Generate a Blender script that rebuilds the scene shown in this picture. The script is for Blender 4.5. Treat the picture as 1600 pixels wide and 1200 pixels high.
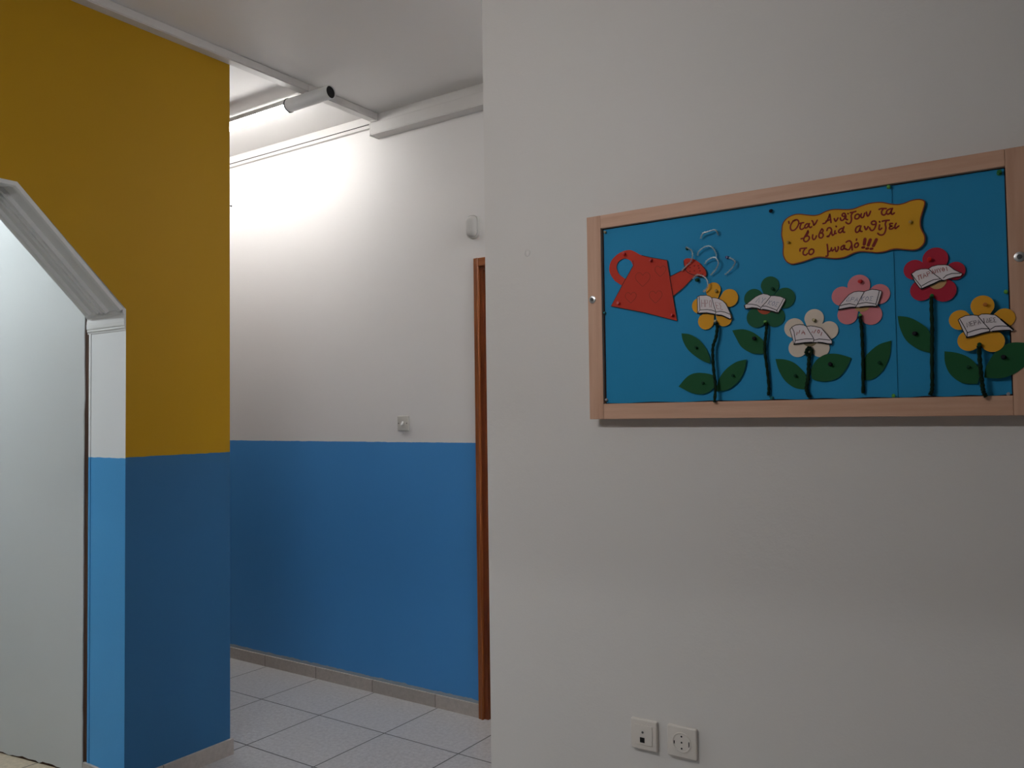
import bpy, bmesh, math, random
from mathutils import Vector, Matrix
random.seed(7)
S = bpy.context.scene
for o in list(bpy.data.objects):
    bpy.data.objects.remove(o)

# ------------------------------------------------------------------ camera
IMG_W, IMG_H, FPX = 1600.0, 1200.0, 1289.77
YAW, PITCH, ROLL = 0.595332825, 0.036579332, -0.0133991399
CAM = Vector((0.0, 0.0, 1.38))
FWD = Vector((-math.sin(YAW)*math.cos(PITCH), math.cos(YAW)*math.cos(PITCH), math.sin(PITCH)))
_r0 = Vector((math.cos(YAW), math.sin(YAW), 0))
_u0 = _r0.cross(FWD)
RGT = _r0*math.cos(ROLL) + _u0*math.sin(ROLL)
UPV = -_r0*math.sin(ROLL) + _u0*math.cos(ROLL)
cd = bpy.data.cameras.new('camera')
cam = bpy.data.objects.new('camera', cd)
S.collection.objects.link(cam)
cd.sensor_width = 36.0
cd.lens = FPX/IMG_W*36.0
cd.clip_start = 0.02
m3 = Matrix((RGT, UPV, -FWD)).transposed()
cam.matrix_world = Matrix.Translation(CAM) @ m3.to_4x4()
S.camera = cam

# ------------------------------------------------------------------ world, exposure
w = bpy.data.worlds.new('world'); S.world = w; w.use_nodes = True
w.node_tree.nodes['Background'].inputs[0].default_value = (0.9, 0.95, 1.0, 1)
w.node_tree.nodes['Background'].inputs[1].default_value = 0.05
S.view_settings.view_transform = 'Standard'
S.view_settings.look = 'None'
S.view_settings.gamma = 1.0
S.view_settings.use_curve_mapping = False
S.view_settings.exposure = 0.0

# strengths of the tube lamps (one in view, the rest unseen, two added as fill)
CORRIDOR_TUBE = 37.0
HALL_TUBE = 74.0
ROOM_TUBE = 108.0
WINDOW_SKY = 1.0

# ------------------------------------------------------------------ levels of the place (metres)
XL = -2.9056        # yellow wall, hall side
XJ = -3.141         # yellow wall, far side
YJ = 1.7317         # reveal of the arch
YE = 2.190          # end of the yellow wall
YB = 3.068          # wall at the back of the corridor
YR = 2.080          # white wall with the board
XR = -1.504         # its free end
ZC = 2.911          # ceiling
ZP = 1.247          # blue paint line
TP = 0.4064         # tile pitch

def ray(x, y): return FWD + RGT*((x-800)/FPX) - UPV*((y-600)/FPX)
def on_y(x, y, Y):
    d = ray(x, y); return CAM + d*(Y/d.y)
def on_z(x, y, Z):
    d = ray(x, y); return CAM + d*((Z-CAM.z)/d.z)

# ------------------------------------------------------------------ materials
MATS = {}
def nt(name):
    m = bpy.data.materials.new(name); m.use_nodes = True
    t = m.node_tree; b = t.nodes['Principled BSDF']
    return m, t, b
def N(t, typ, **kw):
    n = t.nodes.new(typ)
    for k, v in kw.items():
        if k in n.inputs.keys() if hasattr(n.inputs, 'keys') else False: n.inputs[k].default_value = v
        else: setattr(n, k, v)
    return n
def pos(t): return N(t, 'ShaderNodeNewGeometry').outputs['Position']
def math_(t, op, a, b=None, c=None):
    n = t.nodes.new('ShaderNodeMath'); n.operation = op
    for i, v in enumerate((a, b, c)):
        if v is None: continue
        if isinstance(v, (int, float)): n.inputs[i].default_value = v
        else: t.links.new(v, n.inputs[i])
    return n.outputs[0]
def mix(t, fac, a, b):
    n = t.nodes.new('ShaderNodeMix'); n.data_type = 'RGBA'
    if isinstance(fac, (int, float)): n.inputs[0].default_value = fac
    else: t.links.new(fac, n.inputs[0])
    for i, v in ((6, a), (7, b)):
        if isinstance(v, (tuple, list)): n.inputs[i].default_value = (*v[:3], 1)
        else: t.links.new(v, n.inputs[i])
    return n.outputs[2]
def noise(t, vec, scale, detail=2.0, rough=0.5):
    n = t.nodes.new('ShaderNodeTexNoise'); n.inputs['Scale'].default_value = scale
    n.inputs['Detail'].default_value = detail; n.inputs['Roughness'].default_value = rough
    if vec is not None: t.links.new(vec, n.inputs['Vector'])
    return n.outputs['Fac']
def mapping(t, vec, scale):
    n = t.nodes.new('ShaderNodeMapping'); n.inputs['Scale'].default_value = scale
    t.links.new(vec, n.inputs['Vector']); return n.outputs[0]
def bump(t, b, h, strength, dist):
    n = t.nodes.new('ShaderNodeBump'); n.inputs['Strength'].default_value = strength
    n.inputs['Distance'].default_value = dist
    t.links.new(h, n.inputs['Height']); t.links.new(n.outputs[0], b.inputs['Normal'])
def plain(name, col, rough=0.6, var=0.06, scale=30.0, metal=0.0, spec=0.3, bmp=0.0, bscale=300.0):
    if name in MATS: return MATS[name]
    m, t, b = nt(name)
    p = pos(t)
    f = noise(t, p, scale, 3)
    lo = tuple(c*(1-var) for c in col); hi = tuple(min(1, c*(1+var)) for c in col)
    t.links.new(mix(t, f, lo, hi), b.inputs['Base Color'])
    b.inputs['Roughness'].default_value = rough; b.inputs['Metallic'].default_value = metal
    b.inputs['Specular IOR Level'].default_value = spec
    if bmp: bump(t, b, noise(t, p, bscale, 3), bmp, 0.001)
    MATS[name] = m; return m
def emit(name, col, strength):
    m, t, b = nt(name)
    b.inputs['Base Color'].default_value = (0.9, 0.9, 0.9, 1)
    b.inputs['Emission Color'].default_value = (*col, 1); b.inputs['Emission Strength'].default_value = strength
    MATS[name] = m; return m
def paint(name, upper, lower=None, line=ZP, rough=0.55, bmp=0.12, edge_z=None):
    """wall paint: one colour, or two with a hand painted line; roller texture; ragged foot above skirting"""
    m, t, b = nt(name)
    p = pos(t); sp = t.nodes.new('ShaderNodeSeparateXYZ'); t.links.new(p, sp.inputs[0])
    z = sp.outputs['Z']
    big = noise(t, p, 1.3, 3)
    def vary(c): return mix(t, big, tuple(x*0.97 for x in c), tuple(min(1, x*1.03) for x in c))
    col = vary(upper)
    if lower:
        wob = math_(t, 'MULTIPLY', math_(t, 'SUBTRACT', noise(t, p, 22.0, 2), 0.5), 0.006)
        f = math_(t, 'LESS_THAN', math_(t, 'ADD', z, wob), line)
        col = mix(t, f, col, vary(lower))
    if edge_z:
        wob = math_(t, 'MULTIPLY', math_(t, 'SUBTRACT', noise(t, mapping(t, p, (1, 1, 0.2)), 17.0, 4, 0.65), 0.5), 0.022)
        f = math_(t, 'LESS_THAN', math_(t, 'ADD', z, wob), edge_z)
        col = mix(t, f, col, (0.30, 0.36, 0.42))
    t.links.new(col, b.inputs['Base Color'])
    b.inputs['Roughness'].default_value = rough; b.inputs['Specular IOR Level'].default_value = 0.25
    h = math_(t, 'ADD', math_(t, 'MULTIPLY', noise(t, p, 160.0, 3), 0.5), noise(t, p, 35.0, 2))
    bump(t, b, h, bmp, 0.002)
    MATS[name] = m; return m
WHITE = (0.74, 0.715, 0.69)
BLUE = (0.050, 0.235, 0.54)
YELLOW = (0.455, 0.248, 0.005)
M_WR = paint('white_wall_paint', WHITE, bmp=0.32)
M_WB = paint('back_wall_paint', (0.77, 0.75, 0.735), (0.062, 0.275, 0.63), 1.250, edge_z=0.076)
M_YW = paint('yellow_wall_paint', YELLOW, (0.034, 0.145, 0.31), 1.239)  # same blue as the other walls, darkened: this wall's shade is in the colour
M_JB = paint('reveal_paint', (0.82, 0.835, 0.84), (0.075, 0.34, 0.68), 1.236)
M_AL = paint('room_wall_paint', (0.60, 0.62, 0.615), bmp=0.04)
M_CE = paint('ceiling_paint', (0.82, 0.80, 0.78), bmp=0.15)

def floor_mat(name, base, x0, y0, joints=True):
    m, t, b = nt(name)
    p = pos(t); sp = t.nodes.new('ShaderNodeSeparateXYZ'); t.links.new(p, sp.inputs[0])
    ux = math_(t, 'DIVIDE', math_(t, 'SUBTRACT', sp.outputs['X'], x0), TP)
    uy = math_(t, 'DIVIDE', math_(t, 'SUBTRACT', sp.outputs['Y'], y0), TP)
    def gr(u):
        d = math_(t, 'ABSOLUTE', math_(t, 'SUBTRACT', math_(t, 'FRACT', math_(t, 'ADD', u, 0.5)), 0.5))
        return math_(t, 'LESS_THAN', d, 0.0068)
    g = math_(t, 'MAXIMUM', gr(ux), gr(uy))
    cv = t.nodes.new('ShaderNodeCombineXYZ')
    t.links.new(math_(t, 'FLOOR', ux), cv.inputs[0]); t.links.new(math_(t, 'FLOOR', uy), cv.inputs[1])
    wn = t.nodes.new('ShaderNodeTexWhiteNoise'); wn.noise_dimensions = '3D'; t.links.new(cv.outputs[0], wn.inputs['Vector'])
    sp1 = noise(t, p, 60.0, 5, 0.7); sp2 = noise(t, p, 7.0, 4, 0.6)
    c = mix(t, sp1, tuple(x*0.30 for x in base), tuple(x*1.65 for x in base))
    c = mix(t, math_(t, 'MULTIPLY', sp2, 0.5), c, tuple(x*0.85 for x in base))
    c = mix(t, math_(t, 'MULTIPLY', wn.outputs['Value'], 0.16), c, tuple(x*1.3 for x in base))
    c = mix(t, g, c, (0.030, 0.024, 0.02))
    t.links.new(c, b.inputs['Base Color'])
    t.links.new(math_(t, 'ADD', 0.22, math_(t, 'MULTIPLY', sp1, 0.25)), b.inputs['Roughness'])
    b.inputs['Specular IOR Level'].default_value = 0.4
    bump(t, b, math_(t, 'SUBTRACT', math_(t, 'MULTIPLY', sp1, 0.25), g), 0.4, 0.0015)
    MATS[name] = m; return m
M_FL = floor_mat('floor_tile', (0.44, 0.43, 0.425), -2.9275, 2.6953)
M_FR = floor_mat('room_floor_tile', (0.50, 0.42, 0.31), -3.50, 1.40)

def skirting_mat(name, axis, off):
    m, t, b = nt(name)
    p = pos(t); sp = t.nodes.new('ShaderNodeSeparateXYZ'); t.links.new(p, sp.inputs[0])
    u = math_(t, 'DIVIDE', math_(t, 'SUBTRACT', sp.outputs[axis], off), TP)
    d = math_(t, 'ABSOLUTE', math_(t, 'SUBTRACT', math_(t, 'FRACT', math_(t, 'ADD', u, 0.5)), 0.5))
    g = math_(t, 'LESS_THAN', d, 0.004)
    sp1 = noise(t, p, 45.0, 5, 0.7)
    c = mix(t, sp1, (0.34, 0.305, 0.275), (0.60, 0.545, 0.50))
    fl = math_(t, 'FLOOR', u)
    wn = t.nodes.new('ShaderNodeTexWhiteNoise'); wn.noise_dimensions = '1D'; t.links.new(fl, wn.inputs['W'])
    c = mix(t, math_(t, 'MULTIPLY', wn.outputs['Value'], 0.45), c, (0.20, 0.19, 0.175))
    c = mix(t, g, c, (0.12, 0.10, 0.09))
    t.links.new(c, b.inputs['Base Color']); b.inputs['Roughness'].default_value = 0.5
    bump(t, b, sp1, 0.2, 0.001)
    MATS[name] = m; return m
M_SKX = skirting_mat('skirting_tile_along_corridor', 'X', -2.940)
M_SKY = skirting_mat('skirting_tile_along_wall', 'Y', 2.290)

def wood(name, c1, c2, axis, scale=18.0, rough=0.5, spec=0.3):
    m, t, b = nt(name)
    p = pos(t)
    sc = {'X': (0.06, 1, 1), 'Z': (1, 1, 0.06)}[axis]
    q = mapping(t, p, sc)
    n1 = noise(t, q, scale*4, 6, 0.65); n2 = noise(t, q, scale, 3, 0.5)
    f = math_(t, 'ADD', math_(t, 'MULTIPLY', n1, 0.5), math_(t, 'MULTIPLY', n2, 0.5))
    r = t.nodes.new('ShaderNodeValToRGB'); t.links.new(f, r.inputs[0])
    r.color_ramp.elements[0].position = 0.32; r.color_ramp.elements[0].color = (*c1, 1)
    r.color_ramp.elements[1].position = 0.68; r.color_ramp.elements[1].color = (*c2, 1)
    t.links.new(r.outputs[0], b.inputs['Base Color'])
    b.inputs['Roughness'].default_value = rough; b.inputs['Specular IOR Level'].default_value = spec
    bump(t, b, n1, 0.12, 0.001)
    MATS[name] = m; return m
M_FRH = wood('pale_wood_horizontal', (0.55, 0.315, 0.21), (0.69, 0.435, 0.31), 'X')
M_FRV = wood('pale_wood_upright', (0.53, 0.305, 0.205), (0.67, 0.42, 0.30), 'Z')
M_DRV = wood('varnished_door_wood', (0.20, 0.052, 0.012), (0.36, 0.115, 0.030), 'Z', 26, 0.35, 0.4)
M_DRH = wood('varnished_door_wood_head', (0.20, 0.052, 0.012), (0.36, 0.115, 0.030), 'X', 26, 0.35, 0.4)
M_DRD = wood('dark_door_wood', (0.12, 0.026, 0.008), (0.22, 0.055, 0.015), 'Z', 26, 0.35, 0.4)
M_RAW = wood('raw_brown_wood', (0.035, 0.018, 0.010), (0.10, 0.045, 0.025), 'Z', 40, 0.7)
M_PLAST = plain('white_plastic', (0.72, 0.715, 0.70), 0.35, 0.03, spec=0.4)
M_TRUNK = plain('trunking_plastic', (0.66, 0.64, 0.62), 0.45, 0.03, spec=0.35)
M_IVORY = plain('ivory_plastic', (0.74, 0.69, 0.635), 0.35, 0.03, spec=0.4)
M_SWITCH = plain('switch_plastic', (0.60, 0.58, 0.53), 0.35, 0.03, spec=0.4)
M_SENS = plain('shaded_sensor_plastic', (0.54, 0.53, 0.51), 0.4, 0.03, spec=0.3)  # plastic greyed so the shade of the corner sits in its colour
M_DARK = plain('black_hole', (0.012, 0.011, 0.011), 0.7, 0.1)
M_GREY = plain('grey_gasket', (0.10, 0.10, 0.10), 0.6)
M_PLASTER = plain('white_plaster_moulding', (0.74, 0.74, 0.73), 0.5, 0.04, 12)
M_STEEL = plain('steel', (0.62, 0.62, 0.62), 0.35, 0.08, 200, metal=0.9)
M_BACK = plain('board_backing', (0.05, 0.022, 0.020), 0.9)
M_SHEET = plain('blue_card', (0.014, 0.255, 0.50), 0.7, 0.05, 6, bmp=0.05)
M_SHEET2 = plain('blue_card_right', (0.013, 0.245, 0.48), 0.7, 0.05, 6, bmp=0.05)
M_RED = plain('orange_red_card', (0.54, 0.038, 0.018), 0.7, 0.05, 12, bmp=0.05)
M_SIGN = plain('yellow_ochre_card', (0.66, 0.335, 0.012), 0.7, 0.05, 12, bmp=0.05)
M_INKR = plain('dark_red_ink', (0.21, 0.009, 0.004), 0.6)
M_INKE = plain('brown_red_ink', (0.20, 0.030, 0.010), 0.6)
M_INKB = plain('black_ink', (0.010, 0.008, 0.010), 0.6)
M_INKP = plain('pale_red_ink', (0.36, 0.12, 0.13), 0.7)
M_INKQ = plain('faded_red_ink', (0.36, 0.075, 0.070), 0.7)
M_INKS = plain('faded_blue_ink', (0.15, 0.18, 0.30), 0.7)
M_INKG = plain('grey_ink', (0.16, 0.13, 0.14), 0.7)
M_PAGE = plain('white_paper', (0.76, 0.70, 0.72), 0.8, 0.03, 40)
M_FY = plain('golden_yellow_card', (0.74, 0.35, 0.018), 0.7, 0.05, 20)
M_FG = plain('green_card', (0.010, 0.100, 0.042), 0.7, 0.06, 20)
M_FW = plain('cream_card', (0.70, 0.60, 0.50), 0.7, 0.04, 20)
M_FP = plain('pink_card', (0.68, 0.225, 0.25), 0.7, 0.05, 20)
M_FC = plain('crimson_card', (0.42, 0.014, 0.040), 0.7, 0.06, 20)
M_LEAF = plain('leaf_green_card', (0.006, 0.088, 0.026), 0.7, 0.06, 20)
M_DISCO = plain('orange_card_disc', (0.42, 0.075, 0.030), 0.7)
M_DISCB = plain('beige_card_disc', (0.55, 0.33, 0.14), 0.7)
M_DISCG = plain('olive_card_disc', (0.20, 0.16, 0.09), 0.7)
M_FUZZ = plain('dark_green_chenille', (0.006, 0.026, 0.012), 0.95, 0.3, 200)
M_TINSEL = plain('silver_tinsel', (0.95, 0.95, 0.95), 0.30, 0.1, 400, metal=1.0)
PINM = {
 'red': plain('red_pin_plastic', (0.60, 0.012, 0.012), 0.35, spec=0.5),
 'green': plain('green_pin_plastic', (0.01, 0.16, 0.03), 0.35, spec=0.5),
 'light_green': plain('light_green_pin_plastic', (0.12, 0.40, 0.06), 0.3, spec=0.5),
 'dark_green': plain('dark_green_pin_plastic', (0.006, 0.050, 0.022), 0.6, spec=0.15),
 'black': plain('black_pin_plastic', (0.006, 0.007, 0.012), 0.55, spec=0.15),
 'navy': plain('navy_pin_plastic', (0.008, 0.012, 0.06), 0.35, spec=0.5),
 'blue': plain('blue_pin_plastic', (0.010, 0.020, 0.16), 0.3, spec=0.5),
 'teal': plain('teal_pin_plastic', (0.01, 0.17, 0.19), 0.35, spec=0.5),
 'ochre': plain('ochre_pin_plastic', (0.42, 0.24, 0.02), 0.4, spec=0.5),
 'olive': plain('olive_pin_plastic', (0.28, 0.24, 0.12), 0.4, spec=0.5),
 'orange': plain('orange_pin_plastic', (0.55, 0.18, 0.02), 0.4, spec=0.5),
 'clear': plain('clear_pin_plastic', (0.40, 0.40, 0.42), 0.25, spec=0.6),
}

# ------------------------------------------------------------------ object helpers
WLOC = {}
def tag(o, label=None, cat=None, group=None, kind=None):
    if label: o['label'] = label
    if cat: o['category'] = cat
    if group: o['group'] = group
    if kind: o['kind'] = kind
    return o
def thing(name, loc, label, cat, group=None):
    o = bpy.data.objects.new(name, None); S.collection.objects.link(o)
    o.empty_display_size = 0.03
    o.location = Vector(loc); WLOC[o.name] = Vector(loc)
    return tag(o, label, cat, group)
def obj(name, vf, mat, parent=None, smooth=False, loc=None, mats=None):
    """link one mesh; vf = (verts, faces[, material indices]) in world space"""
    v, f = vf[0], vf[1]
    v = [Vector(p) for p in v]
    if loc is None:
        lo = Vector([min(p[i] for p in v) for i in range(3)]); hi = Vector([max(p[i] for p in v) for i in range(3)])
        loc = (lo+hi)/2
    loc = Vector(loc)
    me = bpy.data.meshes.new(name); me.from_pydata([p-loc for p in v], [], f); me.update()
    for mm in (mats or [mat]): me.materials.append(mm)
    if len(vf) > 2:
        for poly, i in zip(me.polygons, vf[2]): poly.material_index = i
    bm = bmesh.new(); bm.from_mesh(me); bmesh.ops.recalc_face_normals(bm, faces=bm.faces[:]); bm.to_mesh(me); bm.free()
    if smooth:
        for poly in me.polygons: poly.use_smooth = True
        me.set_sharp_from_angle(angle=math.radians(40))
    o = bpy.data.objects.new(name, me); S.collection.objects.link(o)
    if parent is not None:
        o.parent = parent; o.location = loc - WLOC[parent.name]
    else: o.location = loc
    WLOC[o.name] = loc
    return o
def struct(name, vf, mat, parent=None, **kw):
    o = obj(name, vf, mat, parent, **kw)
    if parent is None: o['kind'] = 'structure'
    return o
def join(*parts):
    V, F, I = [], [], []
    for p in parts:
        n = len(V); V += list(p[0]); F += [tuple(i+n for i in f) for f in p[1]]
        I += list(p[2]) if len(p) > 2 else [0]*len(p[1])
    return V, F, I
def withmat(p, i): return p[0], p[1], [i]*len(p[1])
def box(x0, x1, y0, y1, z0, z1, bev=0.0):
    if bev <= 0:
        v = [(x, y, z) for x in (x0, x1) for y in (y0, y1) for z in (z0, z1)]
        f = [(0,1,3,2), (4,6,7,5), (0,4,5,1), (2,3,7,6), (0,2,6,4), (1,5,7,3)]
        return v, f
    bm = bmesh.new(); bmesh.ops.create_cube(bm, size=1.0)
    for q in bm.verts: q.co = Vector(((x0+x1)/2+q.co.x*(x1-x0), (y0+y1)/2+q.co.y*(y1-y0), (z0+z1)/2+q.co.z*(z1-z0)))
    bmesh.ops.bevel(bm, geom=bm.edges[:], offset=bev, segments=3, affect='EDGES', profile=0.6)
    return frombm(bm)
def frombm(bm):
    bm.verts.index_update()
    v = [q.co.copy() for q in bm.verts]; f = [tuple(q.index for q in p.verts) for p in bm.faces]
    bm.free(); return v, f
def prism(pts, a, b, axis):
    """polygon pts (two coordinates) extruded along axis from a to b"""
    def P(q, s):
        return {'X': (s, q[0], q[1]), 'Y': (q[0], s, q[1]), 'Z': (q[0], q[1], s)}[axis]
    n = len(pts)
    v = [P(q, a) for q in pts] + [P(q, b) for q in pts]
    f = [tuple(range(n)), tuple(range(2*n-1, n-1, -1))] + [(i, (i+1) % n, n+(i+1) % n, n+i) for i in range(n)]
    return v, f
def lathe(profile, origin, axis, seg=20):
    """profile [(r, t)] turned about axis (unit vector) through origin"""
    a = Vector(axis).normalized(); h = Vector((0, 0, 1)) if abs(a.z) < 0.9 else Vector((1, 0, 0))
    e1 = a.cross(h).normalized(); e2 = a.cross(e1)
    V, F = [], []
    O = Vector(origin)
    for r, t in profile:
        for k in range(seg):
            th = 2*math.pi*k/seg
            V.append(O + a*t + (e1*math.cos(th)+e2*math.sin(th))*r)
    for i in range(len(profile)-1):
        for k in range(seg):
            F.append((i*seg+k, i*seg+(k+1) % seg, (i+1)*seg+(k+1) % seg, (i+1)*seg+k))
    if profile[0][0] > 1e-6: F.append(tuple(range(seg)))
    if profile[-1][0] > 1e-6: F.append(tuple((len(profile)-1)*seg+k for k in range(seg)))
    return V, F
def tube(path, rad, seg=10, caps=True):
    path = [Vector(p) for p in path]; n = len(path)
    rads = rad if isinstance(rad, (list, tuple)) else [rad]*n
    V, F = [], []
    prev = None
    for i, p in enumerate(path):
        d = (path[min(i+1, n-1)]-path[max(i-1, 0)]).normalized()
        if prev is None:
            h = Vector((0, 1, 0)) if abs(d.y) < 0.9 else Vector((1, 0, 0))
            e1 = d.cross(h).normalized()
        else: e1 = (prev-d*prev.dot(d)).normalized()
        prev = e1; e2 = d.cross(e1)
        for k in range(seg):
            th = 2*math.pi*k/seg; V.append(p+(e1*math.cos(th)+e2*math.sin(th))*rads[i])
    for i in range(n-1):
        for k in range(seg): F.append((i*seg+k, i*seg+(k+1) % seg, (i+1)*seg+(k+1) % seg, (i+1)*seg+k))
    if caps: F += [tuple(range(seg)), tuple((n-1)*seg+k for k in range(seg))]
    return V, F
def spline(pts, sub=6, closed=False):
    """Catmull-Rom through the points"""
    pts = [Vector(p) for p in pts]; n = len(pts)
    if n < 3: return pts
    out = []
    for i in range(n if closed else n-1):
        g = (lambda k: pts[k % n]) if closed else (lambda k: pts[max(0, min(n-1, k))])
        p0, p1, p2, p3 = g(i-1), g(i), g(i+1), g(i+2)
        for s in range(sub):
            t = s/sub
            out.append(0.5*((2*p1)+(p2-p0)*t+(2*p0-5*p1+4*p2-p3)*t*t+(3*p1-p0-3*p2+p3)*t**3))
    if not closed: out.append(pts[-1])
    return out

# ------------------------------------------------------------------ the setting
struct('floor', box(XL-0.235, 6.2, -7.2, 3.3, -0.05, 0.0), M_FL)
struct('floor_room', box(-9.0, XL-0.235, -7.2, 1.9, -0.05, 0.0), M_FR)
struct('floor_corridor', box(-9.0, XL-0.235, 1.9, 3.3, -0.05, 0.0), M_FL)
struct('ceiling', box(-9.0, 6.2, -7.2, 3.3, ZC, ZC+0.06), M_CE)

# yellow wall with the polygonal arch
AY0, AY1, AZ0, AZ1 = 0.56, YJ, 1.790, 2.182
ARCH = [(AY1, AZ0), (1.345, AZ1), (0.945, AZ1), (AY0, AZ0)]
out = [(-7.2, 0), (AY0, 0)] + ARCH[::-1] + [(AY1, 0), (YE, 0), (YE, ZC), (-7.2, ZC)]
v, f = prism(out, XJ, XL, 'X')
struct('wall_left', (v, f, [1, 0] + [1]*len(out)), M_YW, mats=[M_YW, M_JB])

# back wall of the corridor, with the doorway
DX0, DX1, DZ = -2.247, -1.40, 2.068
out = [(-9.0, 0), (DX0, 0), (DX0, DZ), (DX1, DZ), (DX1, 0), (6.2, 0), (6.2, ZC), (-9.0, ZC)]
struct('wall_back', prism(out, YB, YB+0.22, 'Y'), M_WB)
# white wall that carries the board
struct('wall_right', box(XR, 6.2, YR, YR+0.20, 0, ZC), M_WR)
# walls behind the viewer, and the far ends
struct('wall_hall_end', box(6.2, 6.35, -7.2, 3.3, 0, ZC), M_YW)
struct('wall_corridor_end', box(-9.15, -9.0, -7.2, 3.3, 0, ZC), M_WR)

# unseen beam behind the viewer, added so its shadow edge crosses the white wall
struct('shadow_beam', box(XL, 6.2, -1.32, -1.20, 2.20, ZC), M_CE)

# skirting tiles
struct('baseboard_back', box(-9.0, -2.279, YB-0.010, YB, 0, 0.060), M_SKX)
bl = join(box(XL, XL+0.010, YJ-0.010, YE+0.010, 0, 0.064), box(XJ-0.02, XL, YE, YE+0.010, 0, 0.064),
          box(-3.172, XL, YJ-0.010, YJ, 0, 0.072), box(XL, XL+0.010, -7.2, AY0, 0, 0.064))
struct('baseboard_left', bl, M_SKY)
struct('baseboard_right', box(XR, 6.2, YR-0.010, YR, 0, 0.064), M_SKX)

# the white wall of the room beyond the arch: slightly turned, over raw wood that shows at its torn edges
a = on_z(0, 1177, 0.0); b_ = on_z(86, 1200, 0.0)
k = (b_.y-a.y)/(b_.x-a.x)
def ya(x): return a.y + k*(x-a.x)
d = ray(130.3, 800); tt = (a.y-k*a.x)/(d.y-k*d.x); xe = d.x*tt           # torn right edge
wv = []
edge = [(-6.0, 0.012)]
x = -5.9
while x < xe-0.02:
    edge.append((x, 0.008+random.uniform(-0.006, 0.005))); x += 0.021
edge.append((xe, 0.006))
z = 0.03
while z < ZC:
    edge.append((xe+random.choice((0, 0, 0, 1))*random.uniform(-0.004, 0.006)+random.uniform(-0.0008, 0.0008), z)); z += random.uniform(0.02, 0.09)
edge += [(xe, ZC), (-6.0, ZC)]
n = len(edge)
v = [(q[0], ya(q[0]), q[1]) for q in edge] + [(q[0], ya(q[0])+0.004, q[1]) for q in edge]
f = [tuple(range(n)), tuple(range(2*n-1, n-1, -1))] + [(i, (i+1) % n, n+(i+1) % n, n+i) for i in range(n)]
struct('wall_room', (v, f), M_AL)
v = [(-6.0, ya(-6.0)+0.004, 0), (XJ-0.002, ya(XJ-0.002)+0.004, 0), (XJ-0.002, YE, 0), (-6.0, YE, 0)]
v += [(p[0], p[1], ZC) for p in v]
struct('wall_room_core', (v, [(0,1,2,3), (4,7,6,5), (0,4,5,1), (1,5,6,2), (2,6,7,3), (3,7,4,0)]), M_RAW)
# painted wooden strip at the far edge of the reveal
struct('trim_1', box(-3.1560, -3.1435, YJ-0.002, YJ+0.03, 0.06, 1.715), M_JB)

# moulding that lines the underside of the arch
prof = [(0.0, 0.0), (0.0, 0.012), (0.045, 0.014), (0.085, 0.013), (0.095, 0.004), (0.36, 0.004), (0.375, 0.016), (0.415, 0.017), (0.43, 0.004),
        (0.50, 0.004), (0.515, 0.014), (0.555, 0.014), (0.57, 0.002), (0.63, 0.002), (0.645, 0.013), (0.70, 0.013), (0.715, 0.002),
        (0.86, 0.002), (0.875, 0.013), (0.94, 0.015), (1.0, 0.013), (1.0, 0.0)]
def offset_path(path, d):
    P = [Vector(p) for p in path]; n = len(P); o = []
    for i in range(n):
        ds = []
        if i > 0: ds.append((P[i]-P[i-1]).normalized())
        if i < n-1: ds.append((P[i+1]-P[i]).normalized())
        nn = [Vector((e.y, -e.x)) for e in ds]   # towards the opening
        m = sum(nn, Vector((0, 0))).normalized()
        o.append(P[i] + m*(d/max(0.3, m.dot(nn[0]))))
    return o
apath = [(AY1-0.010, AZ0+0.002), (1.345, AZ1), (0.945, AZ1), (AY0+0.010, AZ0+0.002)]
# opening lies below/inside: flip sign if needed
def opath(d):
    q = offset_path(apath, d)
    return q if q[1].y < apath[1][1] or d == 0 else offset_path(apath, -d)
V, F = [], []
for t_, d_ in prof:
    x_ = XL + (XJ-0.012-XL)*t_
    for q in opath(d_*1.15): V.append((x_, q.x, q.y))
for i in range(len(prof)-1):
    for j in range(3): F.append((i*4+j, i*4+j+1, (i+1)*4+j+1, (i+1)*4+j))
struct('trim_2', (V, F), M_PLASTER)
# the capitals at the springing of the arch
cap = [(0.0, 1.712), (0.004, 1.712), (0.005, 1.719), (0.009, 1.7195), (0.011, 1.724), (0.008, 1.7275), (0.012, 1.7285), (0.015, 1.733),
       (0.016, 1.745), (0.014, 1.757), (0.010, 1.766), (0.012, 1.772), (0.019, 1.775), (0.024, 1.780), (0.025, 1.787), (0.023, 1.791), (0.012, 1.794), (0.0, 1.794)]
def capital(side):
    y0 = AY1 if side < 0 else AY0
    pts = [(y0+side*p*0.5, z) for p, z in cap]
    o = struct('trim_3', prism(pts, XJ-0.024, XL-0.001, 'X'), M_PLASTER)
    return o
capital(-1); capital(1)

# the door in the back wall, mostly hidden behind the white wall
dr = thing('door_1', ((DX0+DX1)/2, YB, 0), 'varnished brown wooden door frame on the corridor wall beside the white wall edge', 'door')
dr['kind'] = 'structure'
def casing_prof(x0, s):      # moulded casing, outer edge x0, towards the doorway with sign s
    return [(x0, YB), (x0, YB-0.012), (x0+s*0.003, YB-0.016), (x0+s*0.018, YB-0.017), (x0+s*0.022, YB-0.020), (x0+s*0.027, YB-0.020), (x0+s*0.030, YB-0.016), (x0+s*0.030, YB)]
obj('casing', prism(casing_prof(DX0-0.030, 1), 0, DZ+0.035, 'Z'), M_DRV, dr)
obj('casing', prism(casing_prof(DX1+0.030, -1), 0, DZ+0.035, 'Z'), M_DRV, dr)
obj('casing', box(DX0-0.0005, DX1+0.0005, YB-0.019, YB, DZ-0.004, DZ+0.035, 0.004), M_DRH, dr)
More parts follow.
